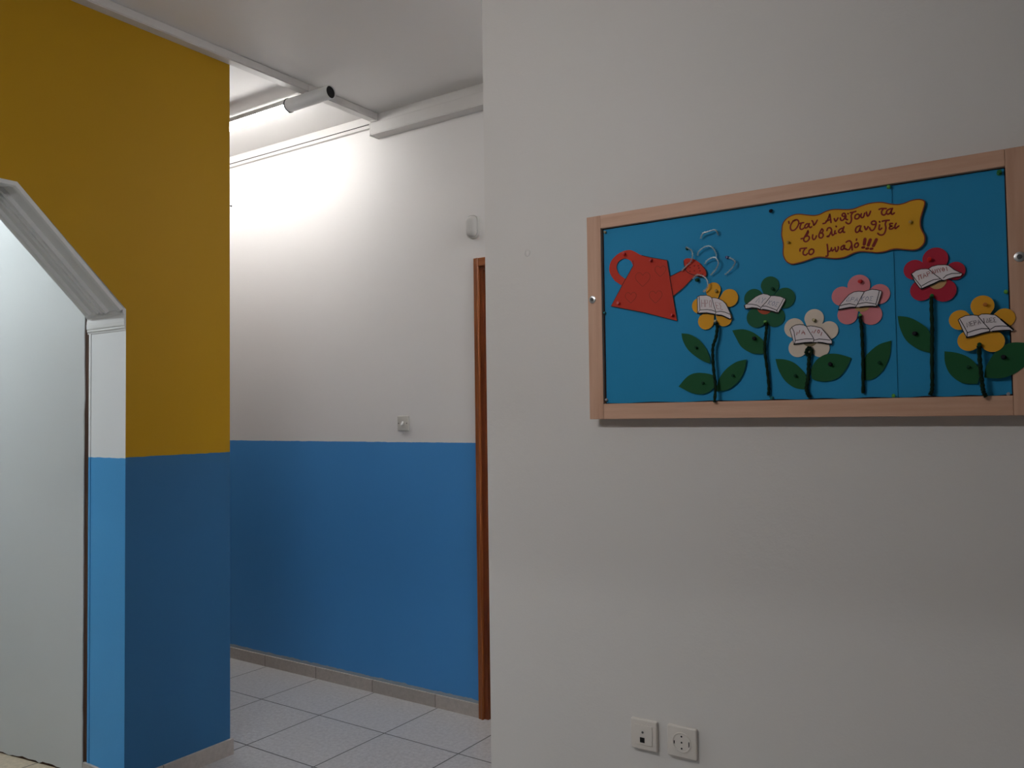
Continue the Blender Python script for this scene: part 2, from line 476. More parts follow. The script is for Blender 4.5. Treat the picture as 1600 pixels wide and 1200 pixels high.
obj('jamb', box(DX0, DX0+0.020, YB-0.006, YB+0.10, 0, DZ), M_DRD, dr)
obj('jamb', box(DX1-0.020, DX1, YB-0.006, YB+0.10, 0, DZ), M_DRD, dr)
obj('jamb', box(DX0+0.020, DX1-0.020, YB-0.006, YB+0.10, DZ-0.020, DZ), M_DRD, dr)
leaf = obj('door_leaf', box(DX0+0.022, DX1-0.022, YB+0.045, YB+0.085, 0.006, DZ-0.022, 0.003), M_DRD, dr)
for z0, z1 in ((0.18, 0.95), (1.12, 1.92)):
    obj('panel', box(DX0+0.16, DX1-0.16, YB+0.036, YB+0.05, z0, z1, 0.006), M_DRV, leaf)
obj('handle', join(tube([(DX1-0.08, YB+0.046, 1.02), (DX1-0.08, YB, 1.02), (DX1-0.09, YB-0.006, 1.02), (DX1-0.19, YB-0.006, 1.02)], 0.009)), M_STEEL, leaf, smooth=True)

# ------------------------------------------------------------------ cable trunking at the ceiling
def trunk(name, label, body, lid, caps, seam=None, group='white cable trunkings at the ceiling'):
    c = body
    t = thing(name, ((c[0]+c[1])/2, (c[2]+c[3])/2, c[4]), label, 'cable duct', group)
    obj('duct_body', box(*body, 0.0015), M_TRUNK, t)
    for l in lid: obj('duct_lid', box(*l, 0.001), M_TRUNK, t)
    if seam: obj('lid_seam', box(*seam), M_DARK, t)
    for e in caps: obj('end_cap', box(*e, 0.002), M_TRUNK, t)
    return t
trunk('cable_trunking', 'square white cable trunking under the ceiling from yellow wall to corridor wall',
      (XL, -2.861, -7.2, 3.036, 2.874, ZC), [(-2.861, -2.857, -7.2, 2.58, 2.877, 2.908), (-2.861, -2.857, 2.588, 3.030, 2.877, 2.908)],
      [(XL-0.002, -2.858, 3.030, 3.042, 2.872, ZC-0.001)])
trunk('cable_trunking', 'slim white cable trunking in the ceiling corner of the corridor wall',
      (-9.0, 2.0, YB-0.020, YB, 2.849, ZC), [(-9.0, 2.0, YB-0.023, YB-0.020, 2.869, 2.893)], [], (-9.0, 2.0, YB-0.0212, YB-0.0200, 2.8655, 2.8690))
trunk('cable_trunking', 'large white cable trunking on the corridor wall above the brown door frame',
      (-2.872, 1.2, YB-0.064, YB-0.0001, 2.790, 2.849), [(-2.872, 1.2, YB-0.0665, YB-0.064, 2.794, 2.846)],
      [(-2.880, -2.872, YB-0.067, YB-0.0001, 2.787, 2.849)])

# ------------------------------------------------------------------ tube lamps
def tube_lamp(x_end, y, z, x_sleeve, x_far, label, strength, col, ax='X', shade=False):
    """round tube: white sleeve with an open end, then the shining tube"""
    def P(x): return (x, y, z) if ax == 'X' else (y, x, z)
    A = (-1, 0, 0) if ax == 'X' else (0, -1, 0)
    t = thing('tube_lamp', P((x_end+x_far)/2), label, 'lamp')
    L = x_end-x_sleeve
    sl = obj('lamp_sleeve', lathe([(0.0272, 0.02), (0.0272, 0.0), (0.0287, -0.002), (0.0305, 0.001), (0.0305, L), (0.027, L)], P(x_end), A, 32), M_PLAST, t, smooth=True)
    obj('socket', join(lathe([(0.0270, 0.004), (0.0, 0.0041)], P(x_end), A, 24),
                       lathe([(0.006, 0.006), (0.006, 0.001), (0.0, 0.001)], tuple(Vector(P(x_end))+Vector((0, 0.004, 0.018))), A, 10)), M_DARK, sl)  # black disc at the mouth stands in for the sleeve's shaded inside
    obj('clamp_ring', lathe([(0.0300, L-0.003), (0.0332, L-0.002), (0.0332, L+0.004), (0.0300, L+0.005)], P(x_end), A, 32), M_GREY, t, smooth=True)
    g = obj('glowing_tube', lathe([(0.0, L), (0.0280, L+0.001), (0.0280, x_end-x_far-0.03), (0.0, x_end-x_far-0.029)], P(x_end), A, 24),
            emit('tube_glow_%d' % len(MATS), col, strength), t, smooth=True)
    hv, hf = [], []
    for xx in (x_end-L-0.004, x_far+0.02):
        for k_ in range(13):
            th = math.radians(20+166*k_/12)
            for rr in (0.0290, 0.0305):
                c_ = Vector(P(xx)); q_ = math.cos(th)*rr
                hv.append(c_+(Vector((0, q_, math.sin(th)*rr)) if ax == 'X' else Vector((q_, 0, math.sin(th)*rr))))
    for k_ in range(12):
        a_, b2 = 2*k_, 26+2*k_
        hf += [(a_, a_+2, b2+2, b2), (a_+1, b2+1, b2+3, a_+3)]
    hf += [(0, 26, 27, 1), (24, 25, 51, 50), tuple(range(0, 26, 2))+tuple(range(25, 0, -2))]
    hf = hf[:-1]
    if shade: obj('reflector', (hv, hf), M_PLAST, t, smooth=True)
    obj('end_cap', lathe([(0.0, x_end-x_far-0.03), (0.03, x_end-x_far-0.03), (0.03, x_end-x_far), (0.0, x_end-x_far)], P(x_end), A, 24), M_PLAST, t)
    for q in (x_end-L*0.55, x_far+0.2):
        c = P(q)
        obj('bracket', box(c[0]-0.012, c[0]+0.012, c[1]-0.012, c[1]+0.012, z+0.028, ZC if q < XL-0.1 or ax == 'Y' or q > -2.85 else 2.8735), M_PLAST, t)
    return t
tube_lamp(-2.7187, 2.590, 2.8420, -2.996, -4.45, 'shining tube lamp under the corridor ceiling with an open dark end', CORRIDOR_TUBE, (1.0, 0.985, 0.96), shade=True)
tube_lamp(-0.85, 0.28, 2.38, -0.97, -1.95, 'tube lamp hung in the hall in front of the notice board', HALL_TUBE, (1.0, 0.985, 0.985), shade=True)  # its reflector is added to keep light off the ceiling
tube_lamp(0.20, -3.00, 2.8420, 0.08, -1.60, 'tube lamp on the hall ceiling beyond the added shadow beam', HALL_TUBE*0.43, (0.96, 1.0, 0.99))
tube_lamp(-4.75, 2.590, 2.8420, -4.90, -6.30, 'added fill lamp further along the corridor ceiling, hidden behind the yellow wall', CORRIDOR_TUBE*1.5, (1.0, 0.985, 0.96), shade=True)  # unseen lamp added to lift the corridor floor and lower back wall
tube_lamp(0.60, 2.590, 2.8420, 0.45, -0.85, 'added fill lamp on the corridor ceiling, hidden behind the white wall', CORRIDOR_TUBE*1.5, (0.97, 0.985, 1.0))  # unseen lamp added to brighten the ceiling and right part of the back wall
tube_lamp(-3.6, 0.72, 2.8420, -3.75, -5.2, 'tube lamp on the ceiling of the room beyond the arch', ROOM_TUBE, (0.88, 0.96, 1.0))

# ------------------------------------------------------------------ small things on the corridor wall
sw = thing('light_switch', (-2.722, YB, 1.306), 'square ivory light switch on the white part of the corridor wall above the blue paint', 'light switch')
obj('cover_plate', box(-2.757, -2.687, YB-0.010, YB, 1.306, 1.379, 0.003), M_SWITCH, sw, smooth=True)
obj('toggle', prism([(YB-0.010, 1.352), (YB-0.022, 1.336), (YB-0.020, 1.331), (YB-0.010, 1.336)], -2.727, -2.717, 'X'), M_PLAST, sw)
for xx in (-2.749, -2.697):
    obj('screw', lathe([(0.0, 0.0112), (0.0028, 0.011), (0.003, 0.009)], (xx, YB, 1.3425), (0, -1, 0), 12), M_GREY, sw)
md = thing('motion_detector', (-2.274, YB, 2.194), 'white rounded motion detector high on the corridor wall above the door frame', 'motion sensor')
def rounded(x0, x1, z0, z1, r, n=6):
    o = []
    for cx, cz, a0 in ((x1-r, z1-r, 0), (x0+r, z1-r, 90), (x0+r, z0+r, 180), (x1-r, z0+r, 270)):
        for i in range(n+1):
            th = math.radians(a0+90*i/n); o.append((cx+r*math.cos(th), cz+r*math.sin(th)))
    return o
obj('housing', prism(rounded(-2.309, -2.243, 2.198, 2.305, 0.026), YB-0.022, YB, 'Y'), M_SENS, md, smooth=True)
def dome(x0, x1, z0, z1, y0, dep):
    V, F = [], []; n = 10; m = 28
    cx, cz = (x0+x1)/2, (z0+z1)/2
    ol = rounded(x0, x1, z0, z1, 0.024, 6)
    for i in range(n):
        t = i/n; s = math.cos(t*math.pi/2)**0.6
        for q in ol: V.append((cx+(q[0]-cx)*s, y0-dep*math.sin(t*math.pi/2), cz+(q[1]-cz)*(0.35+0.65*s)))
    m = len(ol)
    for i in range(n-1):
        for j in range(m): F.append((i*m+j, i*m+(j+1) % m, (i+1)*m+(j+1) % m, (i+1)*m+j))
    F.append(tuple((n-1)*m+j for j in range(m)))
    return V, F
obj('lens', dome(-2.305, -2.247, 2.203, 2.300, YB-0.022, 0.022), M_SENS, md, smooth=True)
p = on_y(357, 322, YE+0.004)
nl = obj('nail', lathe([(0.0, 0.012), (0.004, 0.0115), (0.004, 0.010), (0.0015, 0.0095), (0.0015, 0.0)], (XL-0.004, YE, p.z), (0, 1, 0), 10), M_GREY)
tag(nl, 'small dark nail in the end of the yellow wall', 'nail')

# ------------------------------------------------------------------ things on the white wall: helpers
def W(px, py, off):
    """point at distance off in front of the white wall"""
    return on_y(px, py, YR-off)
def M2P(sx, sy, ox, oy): return lambda q: (q[0]/sx+ox, q[1]/sy+oy)
def wall_poly(pts, off, cv=None, smooth=0, closed=True):
    o = []
    for q in pts:
        if cv: q = cv(q)
        p = W(q[0], q[1], off); o.append((p.x, p.z))
    if smooth: o = [(p.x, p.y) for p in spline([Vector(p) for p in o], smooth, closed)]
    return o
def card(name, pts2, off, thick, mat, parent=None):
    """flat card cut to an outline (x, z), its face at distance off from the wall"""
    return obj(name, prism(pts2, YR-off, YR-off+thick, 'Y'), mat, parent)
def ribbon(pts2, width, off, closed=False, taper=False):
    """pen line: flat band along a polyline (x, z), raised a hair above the card"""
    P = [Vector(p) for p in pts2]
    if len(P) == 1: P = [P[0]-Vector((width*0.3, 0)), P[0]+Vector((width*0.3, 0))]
    n = len(P); V, F = [], []
    for i, p in enumerate(P):
        q0 = P[(i-1) % n] if closed or i > 0 else p; q1 = P[(i+1) % n] if closed or i < n-1 else p
        d = (q1-q0)
        d = d.normalized() if d.length > 1e-9 else Vector((1, 0))
        nn = Vector((-d.y, d.x))*width/2
        V += [(p.x+nn.x, YR-off, p.y+nn.y), (p.x-nn.x, YR-off, p.y-nn.y)]
    for i in range(n if closed else n-1):
        j = (i+1) % n; F.append((2*i, 2*i+1, 2*j+1, 2*j))
    if not closed:      # round ends
        for c, in ((P[0],), (P[-1],)):
            b0 = len(V)
            for kk in range(10):
                th = 2*math.pi*kk/10; V.append((c.x+math.cos(th)*width/2, YR-off-0.00005, c.y+math.sin(th)*width/2))
            F.append(tuple(range(b0, b0+10)))
    return V, F
def pen(name, strokes, cv, width, off, mat, parent, smooth=5):
    parts = []
    for s in strokes:
        wd = width
        if isinstance(s, dict): wd = width*s['w']; s = s['p']
        parts.append(ribbon(wall_poly(s, off, cv, smooth if len(s) > 2 else 0, False), wd, off))
    return obj(name, join(*parts), mat, parent)

# ------------------------------------------------------------------ notice board
O_BACK, O_SHEET, O_FRAME = 0.0285, 0.0300, 0.0420
f0 = W(917, 340, O_FRAME); f1 = W(921, 655, O_FRAME); f2 = W(938, 357, O_FRAME); f3 = W(943, 631, O_FRAME)
BX0 = (f0.x+f1.x)/2; BZ1 = f0.z; BZ0 = f1.z
IX0 = (f2.x+f3.x)/2; IZ1 = f2.z; IZ0 = f3.z
IX1 = (W(1569, 262, O_FRAME).x+W(1585, 615, O_FRAME).x)/2
BX1 = IX1 + (IX0-BX0)
nb = thing('notice_board', ((BX0+BX1)/2, YR, BZ0), 'wide notice board with pale wooden frame screwed to the white wall', 'notice board')
obj('backing_panel', box(IX0-0.006, IX1+0.006, YR-O_BACK, YR-0.0195, IZ0-0.006, IZ1+0.006), M_BACK, nb)
obj('mounting_panel', box(BX0+0.012, BX1-0.012, YR-0.0195, YR-0.0003, BZ0+0.006, BZ1-0.012), M_FRH, nb)
yf = YR-O_FRAME
obj('frame_rail', box(BX0, IX0, yf, YR-0.0195, BZ0, BZ1, 0.0016), M_FRV, nb)
obj('frame_rail', box(IX1, BX1, yf, YR-0.0195, BZ0, BZ1, 0.0016), M_FRV, nb)
obj('frame_rail', box(IX0+0.0003, IX1-0.0003, yf, YR-0.0195, IZ1, BZ1, 0.0016), M_FRH, nb)
obj('frame_rail', box(IX0+0.0003, IX1-0.0003, yf, YR-0.0195, BZ0, IZ0, 0.0016), M_FRH, nb)
for q in ((925, 468), (1593, 401)):
    p = W(q[0], q[1], O_FRAME+0.003)
    wsh = obj('washer', lathe([(0.0105, 0.0), (0.0105, 0.0022), (0.0085, 0.0030), (0.0, 0.0030)], (p.x, yf, p.z), (0, -1, 0), 24), M_STEEL, nb, smooth=True)
    obj('screw', join(lathe([(0.0052, 0.003), (0.0048, 0.0052), (0.0, 0.0060)], (p.x, yf, p.z), (0, -1, 0), 16)), M_GREY, wsh, smooth=True)

# blue card sheets pinned to the board
sx = [IX0+0.004, W(1203, 480, O_SHEET).x, W(1397.5, 480, O_SHEET).x, IX1-0.003]
def sheet(x0, x1, off, mat, label, z0=None):
    pts = []
    n = 24
    for i in range(n+1): pts.append((x0+(x1-x0)*i/n, (z0 or IZ0+0.002)+0.0012*math.sin(i*0.7+x0*9)))
    pts += [(x1, IZ1-0.002), (x0, IZ1-0.0025)]
    o = card('blue_card_sheet', pts, off, 0.0006, mat)
    return tag(o, label, 'paper sheet', 'blue card sheets on the notice board')
sheet(sx[0], sx[1]+0.006, O_SHEET, M_SHEET, 'left blue card sheet on the notice board, behind the red paper watering can')
sheet(sx[1], sx[2]+0.002, O_SHEET+0.0024, M_SHEET, 'middle blue card sheet on the notice board, behind the yellow lettered card')
sheet(sx[2], sx[3], O_SHEET+0.0004, M_SHEET2, 'right blue card sheet on the notice board, behind the crimson paper flower')

# ------------------------------------------------------------------ pins
pin_me = None
def pin(px, py, off, colour, label, size=1.0, group=None, tilt=None):
    global pin_me
    p = W(px, py, off+0.006)
    if pin_me is None:
        vf = lathe([(0.0006, -0.004), (0.0006, 0.0), (0.0048, 0.0002), (0.0052, 0.0012), (0.0046, 0.0022), (0.0030, 0.0030), (0.0026, 0.0052),
                    (0.0030, 0.0075), (0.0044, 0.0086), (0.0047, 0.0096), (0.0042, 0.0106), (0.0, 0.0110)], (0, 0, 0), (0, -1, 0), 16)
        o = obj('push_pin', vf, M_DARK, None, smooth=True, loc=(0, 0, 0)); pin_me = o
    else:
        o = pin_me.copy(); S.collection.objects.link(o)
    o.material_slots[0].link = 'OBJECT'; o.material_slots[0].material = PINM[colour]
    o.location = (p.x, YR-off, p.z); o.scale = (size, size, size)
    o.rotation_euler = (random.uniform(-0.2, 0.2), 0, random.uniform(-0.2, 0.2))
    for kk in ('group',):
        if kk in o: del o[kk]
    return tag(o, label, 'push pin', 'push pins on the notice board')

# ------------------------------------------------------------------ the red watering can
c1 = M2P(5.714, 5.715, 910, 320)
OC = O_SHEET+0.004
wcan_at = W(1005, 490, OC)
wc = thing('paper_watering_can', wcan_at, 'orange red paper watering can with drawn hearts pinned on the blue board', 'paper cut-out')
handle_o = [(470, 560), (520, 450), (430, 405), (340, 425), (265, 490), (240, 560), (250, 620), (290, 680), (352, 722), (372, 690), (385, 662)]
handle_i = [(330, 622), (305, 565), (320, 510), (375, 480), (430, 500), (452, 545)]
ho = wall_poly(handle_o[1:8], OC-0.001, c1, 6, False); hi = wall_poly([(385, 662)]+handle_i, OC-0.001, c1, 6, False)
ring = wall_poly([(530, 475)], OC-0.001, c1)+ho + wall_poly([(352, 722)], OC-0.001, c1) + hi
card('can_handle', ring, OC-0.001, 0.0008, M_RED, wc)
body = card('can_body', wall_poly([(255, 905), (355, 718), (455, 540), (515, 447), (600, 468), (755, 495), (785, 680), (845, 1037), (550, 962)], OC, c1), OC, 0.0008, M_RED, wc)
card('can_spout', wall_poly([(775, 640), (880, 590), (935, 565), (1000, 635), (900, 740), (800, 822)], OC-0.001, c1), OC-0.001, 0.0008, M_RED, wc)
rose = card('can_rose', wall_poly([(905, 500), (925, 480), (960, 478), (1000, 488), (1060, 530), (1100, 585), (1108, 625), (1088, 645), (1020, 632), (940, 610), (915, 560)], OC+0.0012, c1, 3), OC+0.0012, 0.0008, M_RED, wc)
pen('drawn_edge', [[(530, 452), (600, 468), (755, 495), (785, 680), (845, 1037), (550, 962), (255, 905), (355, 718), (455, 540), (450, 500)]], c1, 0.0016, OC+0.0006, M_INKB, body, 0)
pen('drawn_edge', [[(785, 640), (880, 590), (915, 573)], [(805, 820), (900, 745), (985, 655)]], c1, 0.0016, OC-0.0003, M_INKB, body, 0)
pen('drawn_edge', [[(905, 500), (910, 545), (935, 600), (1010, 632), (1088, 645), (1108, 620), (1095, 575), (1050, 525)]], c1, 0.0016, OC+0.0018, M_INKB, rose, 3)
pen('drawn_holes', [[q] for q in ((940, 520), (975, 510), (960, 560), (1000, 545), (1035, 545), (1000, 590), (1050, 590), (1070, 620), (1040, 565), (960, 595))], c1, 0.0030, OC+0.0018, M_INKR, rose, 0)
for cx, cy, s in ((540, 665, 66), (697, 592, 50), (433, 828, 50), (655, 822, 58)):
    h = [(0, -0.55), (0.35, -0.95), (0.8, -0.85), (0.98, -0.35), (0.75, 0.2), (0.3, 0.7), (-0.05, 1.0), (-0.45, 0.62), (-0.9, 0.1), (-1.0, -0.4), (-0.75, -0.85), (-0.35, -0.9), (0, -0.55)]
    pen('drawn_heart', [[(cx+s*x_, cy+s*y_*0.95) for x_, y_ in h]], c1, 0.0011, OC+0.0006, M_INKE, body, 4)
for q, l in (((365, 437), 'red push pin on the handle of the red paper watering can'), ((608, 497), 'red push pin at the top of the red paper watering can body'),
             ((316, 880), 'red push pin at the lower left corner of the red paper watering can'), ((800, 987), 'red push pin at the lower right corner of the red paper watering can')):
    P = c1(q); pin(P[0], P[1], OC, 'red', l, 0.9)

# ------------------------------------------------------------------ the yellow lettered card
SGN = [(1221.7,360),(1222.5,351.7),(1225.8,345),(1232.5,339.2),(1240.8,335.6),(1248.3,334.6),(1260,335.8),(1271.7,336.7),(1280.8,335),(1289.2,330.8),(1298.3,327.9),(1307,327.1),
(1320,327.5),(1332.5,326.7),(1345,322.1),(1355,318.8),(1365.8,316.7),(1378.3,316.3),(1391.7,318.8),(1403.3,319.6),(1413.3,317.5),(1422.5,313.8),(1432.5,311.7),(1440,312.1),(1444.6,315),
(1444.2,321.7),(1440,335),(1437.9,344.2),(1438.3,354.2),(1440.8,360.8),(1444.2,367.5),(1445,374.2),(1443.3,380.8),(1436.7,387.5),(1428.3,390.4),(1415.8,390),(1401.7,388.8),(1391.7,390),
(1383.3,392.9),(1370,394.6),(1360,393.8),(1345,392.9),(1335,395),(1327.5,398.3),(1318.3,402.2),(1305.8,403.8),(1293.3,402.9),(1283.3,401.6),(1273.3,402.5),(1260,407.1),(1248.3,410.5),
(1237.3,412.5),(1229,408.5),(1224.3,400),(1223.6,391.7),(1224.2,382.5),(1222.9,375),(1221.3,367.5)]
OS = O_SHEET+0.007
sg = card('lettered_card', wall_poly(SGN, OS, None, 4), OS, 0.0009, M_SIGN)
tag(sg, 'wavy edged yellow card with dark red handwritten Greek lettering on the board', 'lettered card')
bor = ribbon(wall_poly(SGN, OS+0.0003, None, 4), 0.0026, OS+0.0003, True)
obj('drawn_border', bor, M_INKE, sg)
LA = M2P(12, 12, 1210, 310); LB = M2P(12, 12, 1320, 300)
def T(w, *p): return {'w': w, 'p': list(p)}
linesA = [
 [(268,432),(275,468)], [(400,405),(350,430),(308,495),(300,560),(328,600),(380,590),(432,530),(457,460),(440,410),(395,402),(345,428)],
 [(452,480),(492,464),(548,454)], [(508,465),(480,530),(488,572),(520,580),(548,558)],
 [(650,480),(605,478),(572,518),(575,553),(608,547),(640,505),(658,472)], [(648,490),(652,530),(675,546),(698,530)],
 [(703,418),(722,440),(738,502)], [(738,502),(770,470),(803,408)],
 [(912,472),(955,458),(1000,395),(1038,298)], [(1038,298),(1050,370),(1062,452)], [(968,428),(1056,395)],
 [(1122,380),(1140,422),(1157,424),(1192,368)],
 [(1236,368),(1246,405),(1278,412),(1312,378),(1332,315),(1312,280),(1278,290),(1270,320),(1292,336),(1332,325)],
 [(500,757),(545,747)], [(628,606),(600,660),(558,740),(552,790),(592,812),(640,780),(656,732),(622,704),(572,722)], [(628,606),(634,640),(608,690)],
 [(720,682),(714,740),(735,772),(768,750),(788,702)],
 [(890,570),(852,640),(834,700),(850,737),(890,737),(917,692),(897,652),(866,650)], [(890,570),(914,602),(888,650)],
 [(985,602),(1002,560),(1042,550),(1070,582),(1075,650),(1090,692),(1120,672)], [(1064,622),(1030,692),(985,715),(1022,714)],
 [(1137,608),(1130,658),(1157,655)], [(1155,520),(1163,532)],
 [(1268,558),(1216,590),(1206,632),(1240,642),(1278,600),(1303,532)], [(1282,578),(1292,630),(1318,634)],
 [(480,988),(484,946),(540,936),(602,930)], [(580,935),(540,1000),(545,1050),(590,1062),(618,1034)],
 [(690,950),(652,980),(650,1036),(690,1052),(732,1015),(732,962),(690,950)],
 [(990,862),(1000,960),(1000,1072),(968,1082)], [(1000,985),(1040,992),(1065,950),(1070,928)], [(1065,950),(1087,987),(1112,958)],
 [(1138,920),(1150,985),(1176,990),(1200,932),(1194,906)],
 [(1300,880),(1256,910),(1250,955),(1286,956),(1318,885)], [(1304,900),(1315,945),(1342,945)]]
linesB = [
 [(22,450),(18,502),(50,520)], [(58,403),(64,409)],
 [(103,388),(150,380),(207,364)], [(150,385),(120,440),(126,510),(110,570),(75,596),(40,586),(22,566)],
 [(237,415),(197,440),(190,490),(226,506),(266,480),(272,430),(237,415)],
 [(310,408),(300,455),(320,482),(352,465),(372,398)], [(404,378),(415,430),(432,452),(460,420),(482,362)],
 [(643,326),(690,310),(777,310)], [(722,315),(690,370),(700,420),(740,432),(768,408)],
 [(865,312),(802,340),(780,390),(810,417),(852,390),(893,308)], [(870,350),(870,400),(895,417),(928,393)],
 [(280,632),(222,660),(200,720),(220,757),(266,730),(303,638)], [(285,680),(290,730),(323,740)],
 [(368,645),(385,690),(402,706),(437,648)],
 [(462,668),(490,716),(530,716),(570,660),(586,580),(560,545),(510,555),(500,590),(530,612),(582,600)],
 [(652,618),(640,690),(660,706),(693,678)], [(650,553),(656,564)],
 [(702,548),(760,535),(833,530)], [(780,540),(760,600),(770,680),(745,770),(700,806),(650,801),(618,773)],
 [(893,590),(846,594),(850,628),(880,640)], [(880,640),(842,655),(840,690),(880,692),(912,668)],
 [(962,588),(940,640),(950,686),(985,656),(1012,638)],
 [(25,942),(60,920),(100,920),(125,960),(140,1087)], [(125,1000),(85,1075),(40,1080),(0,1058)],
 [(215,960),(186,990),(190,1036),(230,1032),(256,990),(240,955),(215,960)], [(222,882),(218,905)],
 T(1.9, (378,884), (372,930), (364,980)), T(1.5, (345,1040)), T(1.9, (478,896), (460,945), (440,998)), T(1.5, (420,1060)), T(1.9, (592,892), (565,950), (536,1008)), T(1.5, (500,1065))]
let = []
for ls, cv in ((linesA, LA), (linesB, LB)):
    for s in ls:
        wd = 0.0038
        if isinstance(s, dict): wd *= s['w']; s = s['p']
        let.append(ribbon(wall_poly(s, OS+0.0004, cv, 5 if len(s) > 2 else 0, False), wd, OS+0.0004))
tag(obj('lettering', join(*let), M_INKR, sg), 'dark red handwriting')
pin(1230.6, 378.6, OS, 'ochre', 'ochre push pin at the left edge of the yellow lettered card', 0.75)
pin(1422.8, 346.2, OS, 'ochre', 'ochre push pin at the right end of the yellow lettered card', 0.75)

# ------------------------------------------------------------------ paper flowers with drawn open books
GL = {'Η': [[(0,0),(0,1)],[(1,0),(1,1)],[(0,.5),(1,.5)]], 'Ρ': [[(0,0),(0,1),(.8,.95),(.85,.55),(0,.48)]],
 'Ω': [[(0,0),(.3,.02),(.05,.5),(.3,.95),(.7,.95),(.95,.5),(.7,.02),(1,0)]], 'Ε': [[(.9,1),(0,1),(0,0),(.9,0)],[(0,.5),(.7,.5)]],
 'Σ': [[(.9,1),(0,1),(.5,.5),(0,0),(.9,0)]], 'Λ': [[(0,0),(.5,1),(1,0)]], 'Υ': [[(0,1),(.5,.5),(1,1)],[(.5,.5),(.5,0)]],
 'Κ': [[(0,0),(0,1)],[(.9,1),(0,.45),(.95,0)]], 'Ο': [[(.5,1),(.05,.7),(.05,.3),(.5,0),(.95,.3),(.95,.7),(.5,1)]],
 'Δ': [[(0,0),(.5,1),(1,0),(0,0)]], 'Α': [[(0,0),(.5,1),(1,0)],[(.22,.4),(.78,.4)]], 'Ν': [[(0,0),(0,1),(1,0),(1,1)]],
 'Ι': [[(.5,0),(.5,1)]], 'Π': [[(0,0),(.12,1)],[(.8,1),(.85,0)],[(-.1,1),(1.05,1)]], 'Μ': [[(0,0),(.1,1),(.5,.35),(.9,1),(1,0)]],
 'Θ': [[(.5,1),(.05,.7),(.05,.3),(.5,0),(.95,.3),(.95,.7),(.5,1)],[(.15,.5),(.85,.5)]]}
def word(txt, p0, p1, hx, hy):
    """capitals written from p0 to p1 (crop pixels along the base line), letter height vector (hx, hy)"""
    o = []; n = len(txt)
    ex, ey = (p1[0]-p0[0])/n, (p1[1]-p0[1])/n
    for i, ch in enumerate(txt):
        for s in GL[ch]:
            o.append([(p0[0]+ex*(i+0.12+0.70*a_)+hx*b2, p0[1]+ey*(i+0.12+0.70*a_)+hy*b2) for a_, b2 in s])
    return o
def flower(cv, petals, cen, mat, off, label, disc, book, lines, thick_lines, text, ink, tw=0.0011):
    sc = cv((1, 0))[0]-cv((0, 0))[0]
    def R_(c, r):
        P = cv(c); return (W(P[0], P[1]-r*sc, off)-W(P[0], P[1]+r*sc, off)).length/2
    cs = []
    for cx, cy, r in petals:
        P = cv((cx, cy)); p = W(P[0], P[1], off); cs.append((p.x, p.z, R_((cx, cy), r)))
    Pc = cv(cen); pc = W(Pc[0], Pc[1], off)
    outl = []
    for i in range(220):
        th = 2*math.pi*i/220; dx, dz = math.cos(th), math.sin(th); best = 0.016
        for x_, z_, r in cs:
            ox, oz = x_-pc.x, z_-pc.z; t_ = ox*dx+oz*dz; q = ox*ox+oz*oz-t_*t_
            if q < r*r: best = max(best, t_+math.sqrt(r*r-q))
        outl.append((pc.x+dx*best, pc.z+dz*best))
    fl = thing('paper_flower', (pc.x, YR-off, min(p[1] for p in outl)), label, 'paper flower', 'paper flowers on the notice board')
    card('petals', outl, off, 0.0008, mat, fl)
    if disc:
        P = cv(disc[:2]); p = W(P[0], P[1], off+0.001); r = R_(disc[:2], disc[2])
        card('flower_centre', [(p.x+r*math.cos(2*math.pi*i/40), p.z+r*math.sin(2*math.pi*i/40)) for i in range(40)], off+0.001, 0.0008, disc[3], fl)
    bo = off+0.0035
    bk = card('paper_book', wall_poly(book, bo, cv), bo, 0.0007, M_PAGE, fl)
    pen('drawn_lines', [book+[book[0]]]+lines+[{'w': 2.0, 'p': q} for q in thick_lines], cv, 0.0016, bo+0.0004, M_INKB, bk, 0)
    pen('lettering', text, cv, tw, bo+0.0005, ink, bk, 0)
    return fl
OF = O_SHEET+0.005
flower(M2P(15, 15, 1080, 440), [(515,200,180),(890,385,210),(195,565,185),(345,930,192),(770,860,188)], (545,600), M_FY, OF,
  'golden yellow paper flower with an open paper book, nearest the red watering can', None,
  [(140,355),(210,325),(360,320),(440,345),(480,380),(560,380),(640,400),(740,450),(810,520),(860,620),(910,730),(940,860),(905,880),(760,810),(700,790),(590,780),(560,770),(480,755),(360,735),(240,740),(150,745)],
  [[(480,380),(530,560),(575,700),(570,760)], [(185,350),(200,500),(205,665)], [(150,745),(205,665),(370,655),(480,670),(570,700)], [(590,710),(690,695),(800,720),(905,765)]],
  [[(150,745),(240,740),(360,735),(480,755),(560,770)], [(590,780),(700,790),(760,810),(905,880),(940,860)]],
  word('ΗΡΩ', (240,590), (500,600), -8, -165)+word('ΕΣ', (590,630), (760,660), -40, -150), M_INKP)
flower(M2P(13.333, 13.333, 1155, 430), [(640,215,190),(945,475,215),(300,485,200),(365,880,212),(740,870,208)], (590,570), M_FG, OF,
  'dark green paper flower with an open paper book, between the yellow and white flowers', (535,650,165,M_DISCO),
  [(105,625),(160,595),(340,450),(420,410),(500,385),(590,400),(650,430),(740,428),(860,445),(960,490),(955,530),(880,670),(805,790),(700,755),(590,730),(490,715),(440,715),(370,690),(270,680),(130,700)],
  [[(655,440),(560,560),(465,660),(440,700)], [(160,602),(270,605),(370,625),(440,665)], [(475,645),(560,645),(680,690),(790,735)], [(925,490),(850,630),(780,740),(800,780)]],
  [[(110,640),(130,700),(270,680),(370,690),(440,715)], [(490,715),(590,730),(700,755),(805,790)]],
  word('ΛΥ', (330,560), (520,585), 50, -105)+word('ΚΟΣ', (585,610), (800,660), 45, -85), M_INKS)
